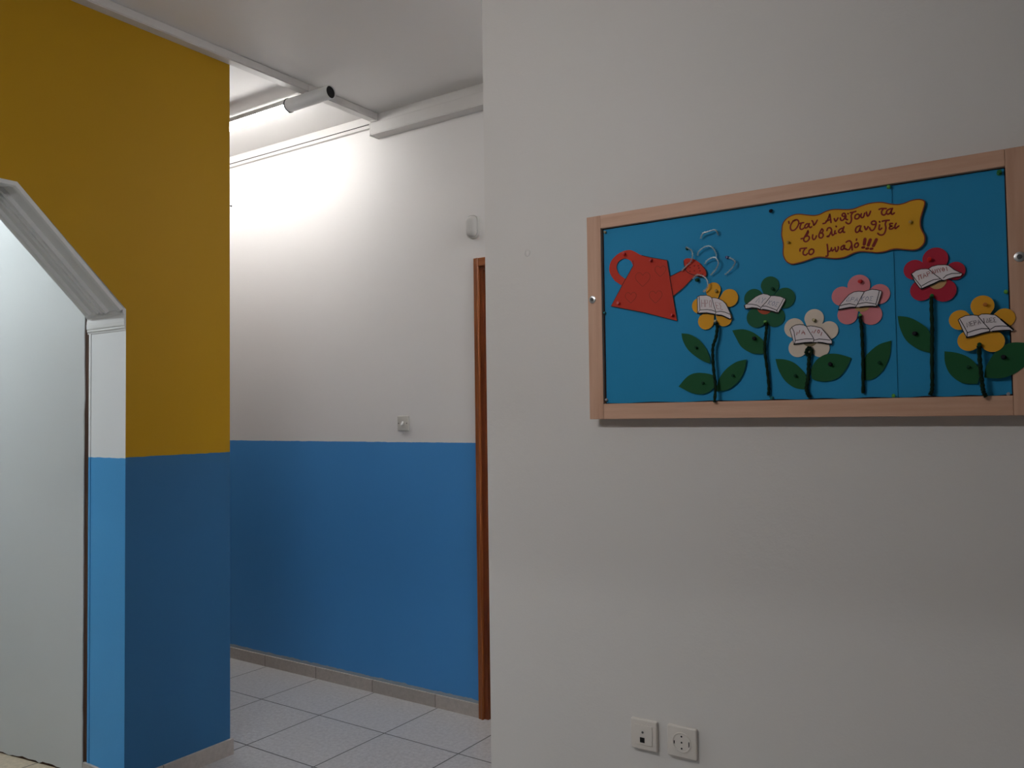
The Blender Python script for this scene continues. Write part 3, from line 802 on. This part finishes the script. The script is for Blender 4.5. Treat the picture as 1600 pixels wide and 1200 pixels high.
flower(M2P(15, 15, 1220, 480), [(780,265,220),(1125,540,212),(315,490,230),(400,955,215),(925,960,208)], (690,640), M_FW, OF,
  'cream white paper flower with an open paper book, low in the middle of the board', (680,745,180,M_DISCG),
  [(215,525),(260,465),(340,420),(440,405),(540,415),(590,445),(620,450),(700,435),(800,450),(950,485),(1030,580),(1120,690),(1200,790),(1195,865),(1100,860),(980,835),(870,825),(780,825),(730,825),(560,835),(310,870),(270,720)],
  [[(265,480),(310,580),(340,780),(320,860)], [(600,450),(660,560),(740,680),(775,750),(765,810)], [(350,780),(460,760),(600,740),(750,745)], [(790,770),(900,745),(1020,755),(1150,770)]],
  [[(310,870),(560,835),(730,825)], [(870,825),(980,835),(1100,860),(1195,865)]],
  [[(370,650),(385,580),(420,615),(445,545)], [(490,625),(520,545),(565,635)], [(495,600),(555,595)], [(725,600),(742,555),(772,612),(822,528)], [(880,530),(860,580),(880,612),(912,580),(905,545),(880,530)], [(962,588),(940,662)]], M_INKQ, 0.0016)
flower(M2P(13.333, 13.333, 1295, 425), [(625,280,222),(1050,460,208),(270,505,200),(390,890,200),(880,885,215)], (640,600), M_FP, OF,
  'pink paper flower with an open paper book, under the yellow lettered card', (690,660,170,M_DISCB),
  [(205,785),(220,700),(330,570),(420,470),(520,415),(620,400),(735,410),(800,385),(900,360),(1000,370),(1095,395),(1100,430),(1060,560),(1000,725),(900,715),(760,720),(650,735),(560,735),(440,740),(330,760)],
  [[(735,420),(660,550),(590,680),(560,730)], [(230,705),(330,675),(440,660),(560,690)], [(600,670),(700,645),(780,635),(880,650),(980,670)], [(1050,400),(1020,530),(980,670),(1000,715)]],
  [[(205,785),(330,760),(440,740),(560,735)], [(650,735),(760,720),(900,715),(1000,725)]],
  word('ΔΡΑ', (350,605), (610,620), 35, -85)+word('ΚΟΣ', (660,600), (920,595), 20, -85), M_INKS)
flower(M2P(12.627, 12.627, 1405, 380), [(710,315,228),(300,525,195),(1105,545,178),(440,930,205),(880,930,222)], (700,640), M_FC, OF,
  'crimson paper flower with an open paper book, highest on the right of the board', (750,740,165,M_DISCB),
  [(235,610),(330,540),(430,510),(530,505),(575,510),(640,460),(760,430),(900,425),(980,440),(1080,520),(1245,600),(1215,650),(1100,670),(980,700),(880,735),(800,740),(680,800),(560,850),(440,905),(400,880),(310,760)],
  [[(245,610),(340,740),(435,855),(440,900)], [(580,510),(680,600),(800,690),(850,730)], [(450,840),(570,770),(680,720),(800,705)], [(870,690),(930,635),(1040,595),(1200,595)]],
  [[(440,905),(560,850),(680,800),(800,740),(880,735)]],
  word('ΠΑΡ', (385,730), (640,620), -25, -80)+word('ΑΜΥΘΙ', (640,605), (985,535), -20, -75), M_INKQ, 0.0014)
flower(M2P(12, 12, 1480, 460), [(660,215,195),(240,480,185),(1070,440,178),(405,870,190),(850,880,200)], (640,580), M_FY, O_FRAME+0.0025,
  'golden yellow paper flower with an open paper book, overlapping the right frame of the board', None,
  [(205,480),(235,450),(340,400),(490,385),(590,400),(640,370),(740,365),(900,385),(1010,470),(1130,570),(1240,660),(1225,690),(1180,675),(1020,680),(850,695),(790,700),(640,735),(500,780),(365,810),(290,670)],
  [[(240,470),(310,590),(375,710),(370,800)], [(580,410),(680,530),(790,650),(800,690)], [(385,715),(520,670),(650,640),(770,645)], [(810,655),(900,600),(1020,590),(1150,600)]],
  [[(365,810),(500,780),(640,735),(790,700)], [(850,695),(1020,680),(1180,675)], [(1010,470),(1130,570),(1240,660)]],
  word('ΝΕΡΑ', (370,615), (640,540), -18, -80)+word('ΙΔΕΣ', (665,530), (930,515), -15, -78), M_INKG, 0.0014)
def cpin(cv, q, off, colour, label, size=0.85):
    P = cv(q); return pin(P[0], P[1], off, colour, label, size)
cpin(M2P(15,15,1080,440), (575,225), OF, 'ochre', 'ochre push pin on the top petal of the left yellow flower')
cpin(M2P(13.333,13.333,1155,430), (685,280), OF, 'dark_green', 'dark green push pin on the top petal of the green paper flower')
cpin(M2P(15,15,1220,480), (785,310), OF, 'olive', 'olive push pin on the top petal of the cream paper flower')
cpin(M2P(13.333,13.333,1295,425), (650,188), OF, 'red', 'red push pin on the top petal of the pink paper flower', 0.95)
cpin(M2P(12.627,12.627,1405,380), (585,330), OF, 'red', 'red push pin on the top petal of the crimson paper flower', 0.95)
cpin(M2P(12,12,1480,460), (705,185), O_FRAME+0.0025, 'orange', 'orange push pin on the top petal of the right yellow paper flower')

# ------------------------------------------------------------------ stems of chenille wire
def stem(pts, cv, off0, off1, rad, label, cat='pipe cleaner', mat=None, fuzz=900, name='pipe_cleaner_stem', group='pipe cleaner stems of the paper flowers', flen=0.6, offs=None):
    n = len(pts); P = []
    for i, q in enumerate(pts):
        c = cv(q); o_ = offs[i] if offs else off0+(off1-off0)*i/(n-1)
        P.append(W(c[0], c[1], o_+0.018))
    P = spline(P, 8)
    core = tube(P, [rad*(0.62+0.10*math.sin(i*1.7)) for i in range(len(P))], 8)
    V, F = list(core[0]), list(core[1])
    for _ in range(fuzz):
        i = random.randrange(len(P)-1); t = random.random(); p = P[i].lerp(P[i+1], t); d = (P[i+1]-P[i]).normalized()
        r = Vector((random.gauss(0, 1), random.gauss(0, 1), random.gauss(0, 1))); r = (r-d*r.dot(d)*0.8).normalized()
        s = d.cross(r)*rad*0.13; b0 = len(V)
        e = p+r*rad*(0.75+flen*random.random())
        if YR-e.y < O_SHEET+0.001: e.y = YR-O_SHEET-0.001
        V += [p+r*rad*0.4+s, p+r*rad*0.4-s, e]; F.append((b0, b0+1, b0+2))
    o = obj(name, (V, F), mat or M_FUZZ)
    return tag(o, label, cat, group)
k1 = M2P(5.4545, 5.4545, 1040, 420); k3 = M2P(6, 6, 1190, 440); k5 = M2P(4.4444, 4.4444, 1380, 370)
RS = 0.0065
stem([(432,468),(440,490),(430,580),(405,660),(402,760),(413,900),(425,1000),(417,1138)], k1, 0.022, 0.031, RS, 'dark green pipe cleaner stem under the left yellow paper flower')
stem([(850,460),(860,500),(850,600),(845,700),(865,850),(880,1000),(875,1080)], k1, 0.023, 0.020, RS*0.9, 'dark green pipe cleaner stem under the green paper flower')
stem([(452,705),(418,665),(440,622),(470,650),(447,705),(440,800),(436,900),(420,990),(430,1050),(455,1085)], k3, 0.023, 0.020, RS, 'dark green pipe cleaner stem looped under the cream paper flower', fuzz=1100)
stem([(918,325),(935,420),(945,600),(950,800),(950,1048)], k3, 0.023, 0.020, RS*0.9, 'dark green pipe cleaner stem under the pink paper flower')
stem([(335,415),(335,500),(340,650),(338,800),(340,1000),(337,1070),(322,1098)], k5, 0.023, 0.020, RS*0.95, 'dark green pipe cleaner stem under the crimson paper flower')
stem([(665,755),(670,850),(680,950),(690,1040),(700,1085),(716,1112)], k5, 0.031, 0.031, RS*1.05, 'dark green pipe cleaner stem under the right yellow paper flower')
OP = 0.028
cpin(k1, (421,446), 0.037, 'olive', 'olive push pin atop the stem of the left yellow flower', 0.7)
cpin(k1, (849,450), OF+0.001, 'light_green', 'light green push pin atop the stem of the green flower', 0.7)
cpin(k3, (446,660), OF+0.001, 'olive', 'olive push pin in the stem loop of the cream paper flower', 0.6)
cpin(k3, (920,316), OF+0.001, 'light_green', 'light green push pin atop the stem of the pink flower', 0.7)
cpin(k5, (335,406), OF+0.001, 'green', 'green push pin atop the stem of the crimson flower', 0.8)
cpin(k5, (666,746), O_FRAME+0.003, 'dark_green', 'dark green push pin atop the stem of the right yellow flower', 0.8)

# ------------------------------------------------------------------ paper leaves
LEAVES = [
 (k1, [(135,550),(210,560),(290,610),(350,690),(380,780),(370,805),(290,770),(200,700),(150,620)], OF, 'upper green paper leaf at the left yellow flower', (258,672), 'dark_green'),
 (k1, [(110,1003),(190,915),(280,886),(400,905),(425,955),(405,1020),(330,1065),(230,1060)], OF, 'lowest green paper leaf at the left yellow flower', (312,975), 'dark_green'),
 (k1, [(690,772),(600,795),(510,860),(450,950),(430,1045),(530,1030),(620,960),(670,870)], OF, 'green paper leaf right of the left yellow flower stem', (572,908), 'dark_green'),
 (k1, [(568,525),(660,515),(750,545),(830,610),(848,670),(835,725),(740,720),(650,670),(600,590)], OF, 'green paper leaf beside the green flower stem', (752,592), 'black'),
 (k3, [(130,725),(220,730),(310,765),(390,840),(420,900),(410,1012),(310,995),(220,930),(160,830)], OF, 'green paper leaf left of the cream flower stem', (312,880), 'dark_green'),
 (k3, [(470,910),(465,820),(520,730),(610,680),(720,680),(840,715),(790,820),(720,900),(620,935),(520,930)], OF+0.0012, 'green paper leaf right of the cream flower stem', (640,775), 'black'),
 (k3, [(1215,553),(1100,590),(1010,660),(965,720),(950,820),(965,925),(1050,910),(1140,830),(1200,700)], OF, 'green paper leaf beside the pink flower stem', (1100,760), 'dark_green'),
 (k5, [(100,550),(180,560),(260,600),(315,650),(335,730),(325,805),(240,780),(160,720),(115,630)], OF, 'green paper leaf beside the crimson flower stem', (222,672), 'black'),
 (k5, [(425,795),(510,805),(590,835),(650,890),(670,950),(655,1022),(550,1015),(470,960),(430,880)], OF, 'green paper leaf left of the right yellow flower stem', (590,905), 'dark_green'),
 (k5, [(700,978),(715,900),(780,800),(870,740),(980,735),(1072,748),(1020,860),(930,940),(840,978),(765,983)], O_FRAME+0.0012, 'green paper leaf overlapping the right board frame', (836,836), 'black')]
for cv, pts, off, lab, pq, pc_ in LEAVES:
    P = [Vector(p) for p in wall_poly(pts, off, cv)]
    # smooth between the two tips (first point and the farthest from it)
    far = max(range(len(P)), key=lambda i: (P[i]-P[0]).length)
    a1 = spline(P[:far+1], 5); a2 = spline(P[far:]+[P[0]], 5)
    o = card('paper_leaf', [(p.x, p.y) for p in a1+a2[1:-1]], off, 0.0007, M_LEAF)
    tag(o, lab, 'paper leaf', 'green paper leaves on the notice board')
    cpin(cv, pq, off, pc_, ('black push pin on the ' if pc_ == 'black' else 'dark green push pin on the ')+lab.replace(', with black pin', ''), 0.95 if pc_ == 'black' else 0.75)

# ------------------------------------------------------------------ silver tinsel squirting from the can
kt = M2P(10, 10, 1055, 350)
TIN = [
 ([(400,225),(430,150),(500,122),(610,92),(650,120),(672,172)], 'silver tinsel curl highest above the watering can spout', (0.020,0.026,0.028,0.024,0.022,0.018)),
 ([(170,360),(255,415),(270,500),(240,590),(180,650),(100,732)], 'silver tinsel strand crossing the rose of the watering can', (0.020,0.024,0.026,0.024,0.022,0.020)),
 ([(350,490),(368,430),(450,362),(540,345),(600,390),(640,470),(635,540)], 'large silver tinsel arch above the watering can rose', (0.018,0.022,0.024,0.024,0.022,0.020,0.018)),
 ([(465,620),(510,560),(600,520),(650,550),(675,620),(640,700),(600,750),(555,800)], 'silver tinsel loop right of the watering can rose', (0.018,0.024,0.028,0.028,0.026,0.024,0.022,0.018)),
 ([(845,525),(930,578),(920,640),(860,720),(780,792)], 'silver tinsel curl furthest right, held by a blue push pin', (0.020,0.024,0.024,0.022,0.018)),
 ([(275,855),(330,800),(400,800),(480,850),(510,930),(500,1000),(440,1060)], 'silver tinsel strand hanging from the rose onto the yellow flower', (0.020,0.026,0.026,0.026,0.028,0.028,0.024))]
for pts, lab, offs in TIN:
    stem(pts, kt, 0, 0, 0.0024, lab, 'tinsel', M_TINSEL, 700, 'tinsel_strand', 'silver tinsel strands above the watering can', 1.5, offs)
cpin(kt, (812,522), O_SHEET+0.001, 'blue', 'dark blue push pin beside the right-most silver tinsel curl', 0.8)
cpin(kt, (175,385), O_SHEET+0.001, 'dark_green', 'dark green push pin at the left end of the tinsel crossing the rose', 0.75)
cpin(kt, (345,868), O_SHEET+0.001, 'dark_green', 'dark green push pin under the rose of the watering can', 0.95)

# ------------------------------------------------------------------ pins round the edge of the board
for px, py, col, lab, s in (
 (944.5, 363, 'olive', 'olive push pin in the top left corner of the blue card', 0.7),
 (946.5, 624.5, 'clear', 'clear push pin in the bottom left corner of the blue card', 0.7),
 (944.5, 489, 'teal', 'teal push pin halfway down the left edge of the blue card', 0.7),
 (1204, 329, 'black', 'black push pin at the top edge of the board left of the lettered card', 0.95),
 (1388, 292, 'light_green', 'light green push pin at the top edge of the board above the lettered card', 0.85),
 (1561, 270, 'green', 'green push pin in the top right corner of the blue card', 1.0),
 (1206, 621.5, 'teal', 'teal push pin at the bottom edge of the board below the green flower', 0.8),
 (1395.5, 618, 'light_green', 'light green push pin at the bottom edge of the board right of the pink flower', 0.8),
 (1571.5, 456, 'light_green', 'light green push pin at the right edge of the board above the right yellow flower', 0.8),
 (1575, 616, 'clear', 'clear push pin in the bottom right corner of the blue card', 0.7)):
    pin(px, py, O_SHEET+0.001, col, lab, s)

# ------------------------------------------------------------------ sockets and plug on the white wall
def plate_at(tl, tr, br, bl, off):
    P = [W(q[0], q[1], off) for q in (tl, tr, br, bl)]
    return (P[0].x+P[3].x)/2, (P[1].x+P[2].x)/2, (P[2].z+P[3].z)/2, (P[0].z+P[1].z)/2
PT = 0.0125
x0, x1, z0, z1 = plate_at((985, 1120), (1026, 1130), (1026, 1176), (986, 1168), PT)
ds = thing('data_socket', ((x0+x1)/2, YR, z0), 'ivory data socket with one small square black port, low on the white wall', 'socket')
pl = obj('cover_plate', box(x0, x1, YR-PT, YR, z0, z1, 0.0035), M_IVORY, ds, smooth=True)
cx, cz = (x0+x1)/2, (z0+z1)/2
ins = obj('insert', box(cx-0.026, cx+0.026, YR-PT-0.0018, YR-PT+0.002, cz-0.026, cz+0.026, 0.0012), M_IVORY, ds, smooth=True)
p = W(1004, 1156, PT); q = W(1004.5, 1144, PT)
obj('port', box(p.x-0.0068, p.x+0.0068, YR-PT-0.0024, YR-PT, p.z-0.0068, p.z+0.0068), M_DARK, ins)
obj('screw', lathe([(0.0032, 0), (0.0030, 0.0012), (0.0, 0.0014)], (q.x, YR-PT-0.0016, q.z), (0, -1, 0), 12), M_GREY, ins)
x0, x1, z0, z1 = plate_at((1042, 1131.5), (1088, 1141), (1088, 1189), (1043, 1180), PT)
ps = thing('power_socket', ((x0+x1)/2, YR, z0), 'ivory power socket with a round recess, low on the white wall', 'socket')
obj('cover_plate', box(x0, x1, YR-PT, YR, z0, z1, 0.0035), M_IVORY, ps, smooth=True)
cx, cz = (x0+x1)/2, (z0+z1)/2
rc = obj('recess', lathe([(0.0265, -0.001), (0.0265, 0.0014), (0.0245, 0.0022), (0.0225, 0.0014), (0.0222, 0.0004), (0.0, 0.0003)], (cx, YR-PT, cz), (0, -1, 0), 40), M_IVORY, ps, smooth=True)
for dz in (0.0155, 0.0, -0.0155):
    obj('pin_hole', lathe([(0.0024, 0), (0.0024, 0.0009), (0.0, 0.0009)], (cx, YR-PT, cz+dz), (0, -1, 0), 12), M_DARK, rc)
for s_, l_ in ((1, 0.014), (-1, 0.008)):
    obj('earth_clip', box(cx+s_*0.0205-0.0012, cx+s_*0.0205+0.0012, YR-PT-0.0012, YR-PT, cz-l_/2-0.002, cz+l_/2-0.002), M_DARK, rc)
p = W(823, 395, 0.003)
wp = obj('wall_plug', lathe([(0.0105, 0.0), (0.0105, 0.0022), (0.0090, 0.0034), (0.0045, 0.0036), (0.0035, 0.0026), (0.0, 0.0026)], (p.x, YR, p.z), (0, -1, 0), 24), M_WR, smooth=True)
tag(wp, 'small round white plug in the white wall, left of the notice board', 'wall plug')

struct('wall_front', box(-9.0, 6.2, -7.4, -7.2, 0, ZC), M_YW)
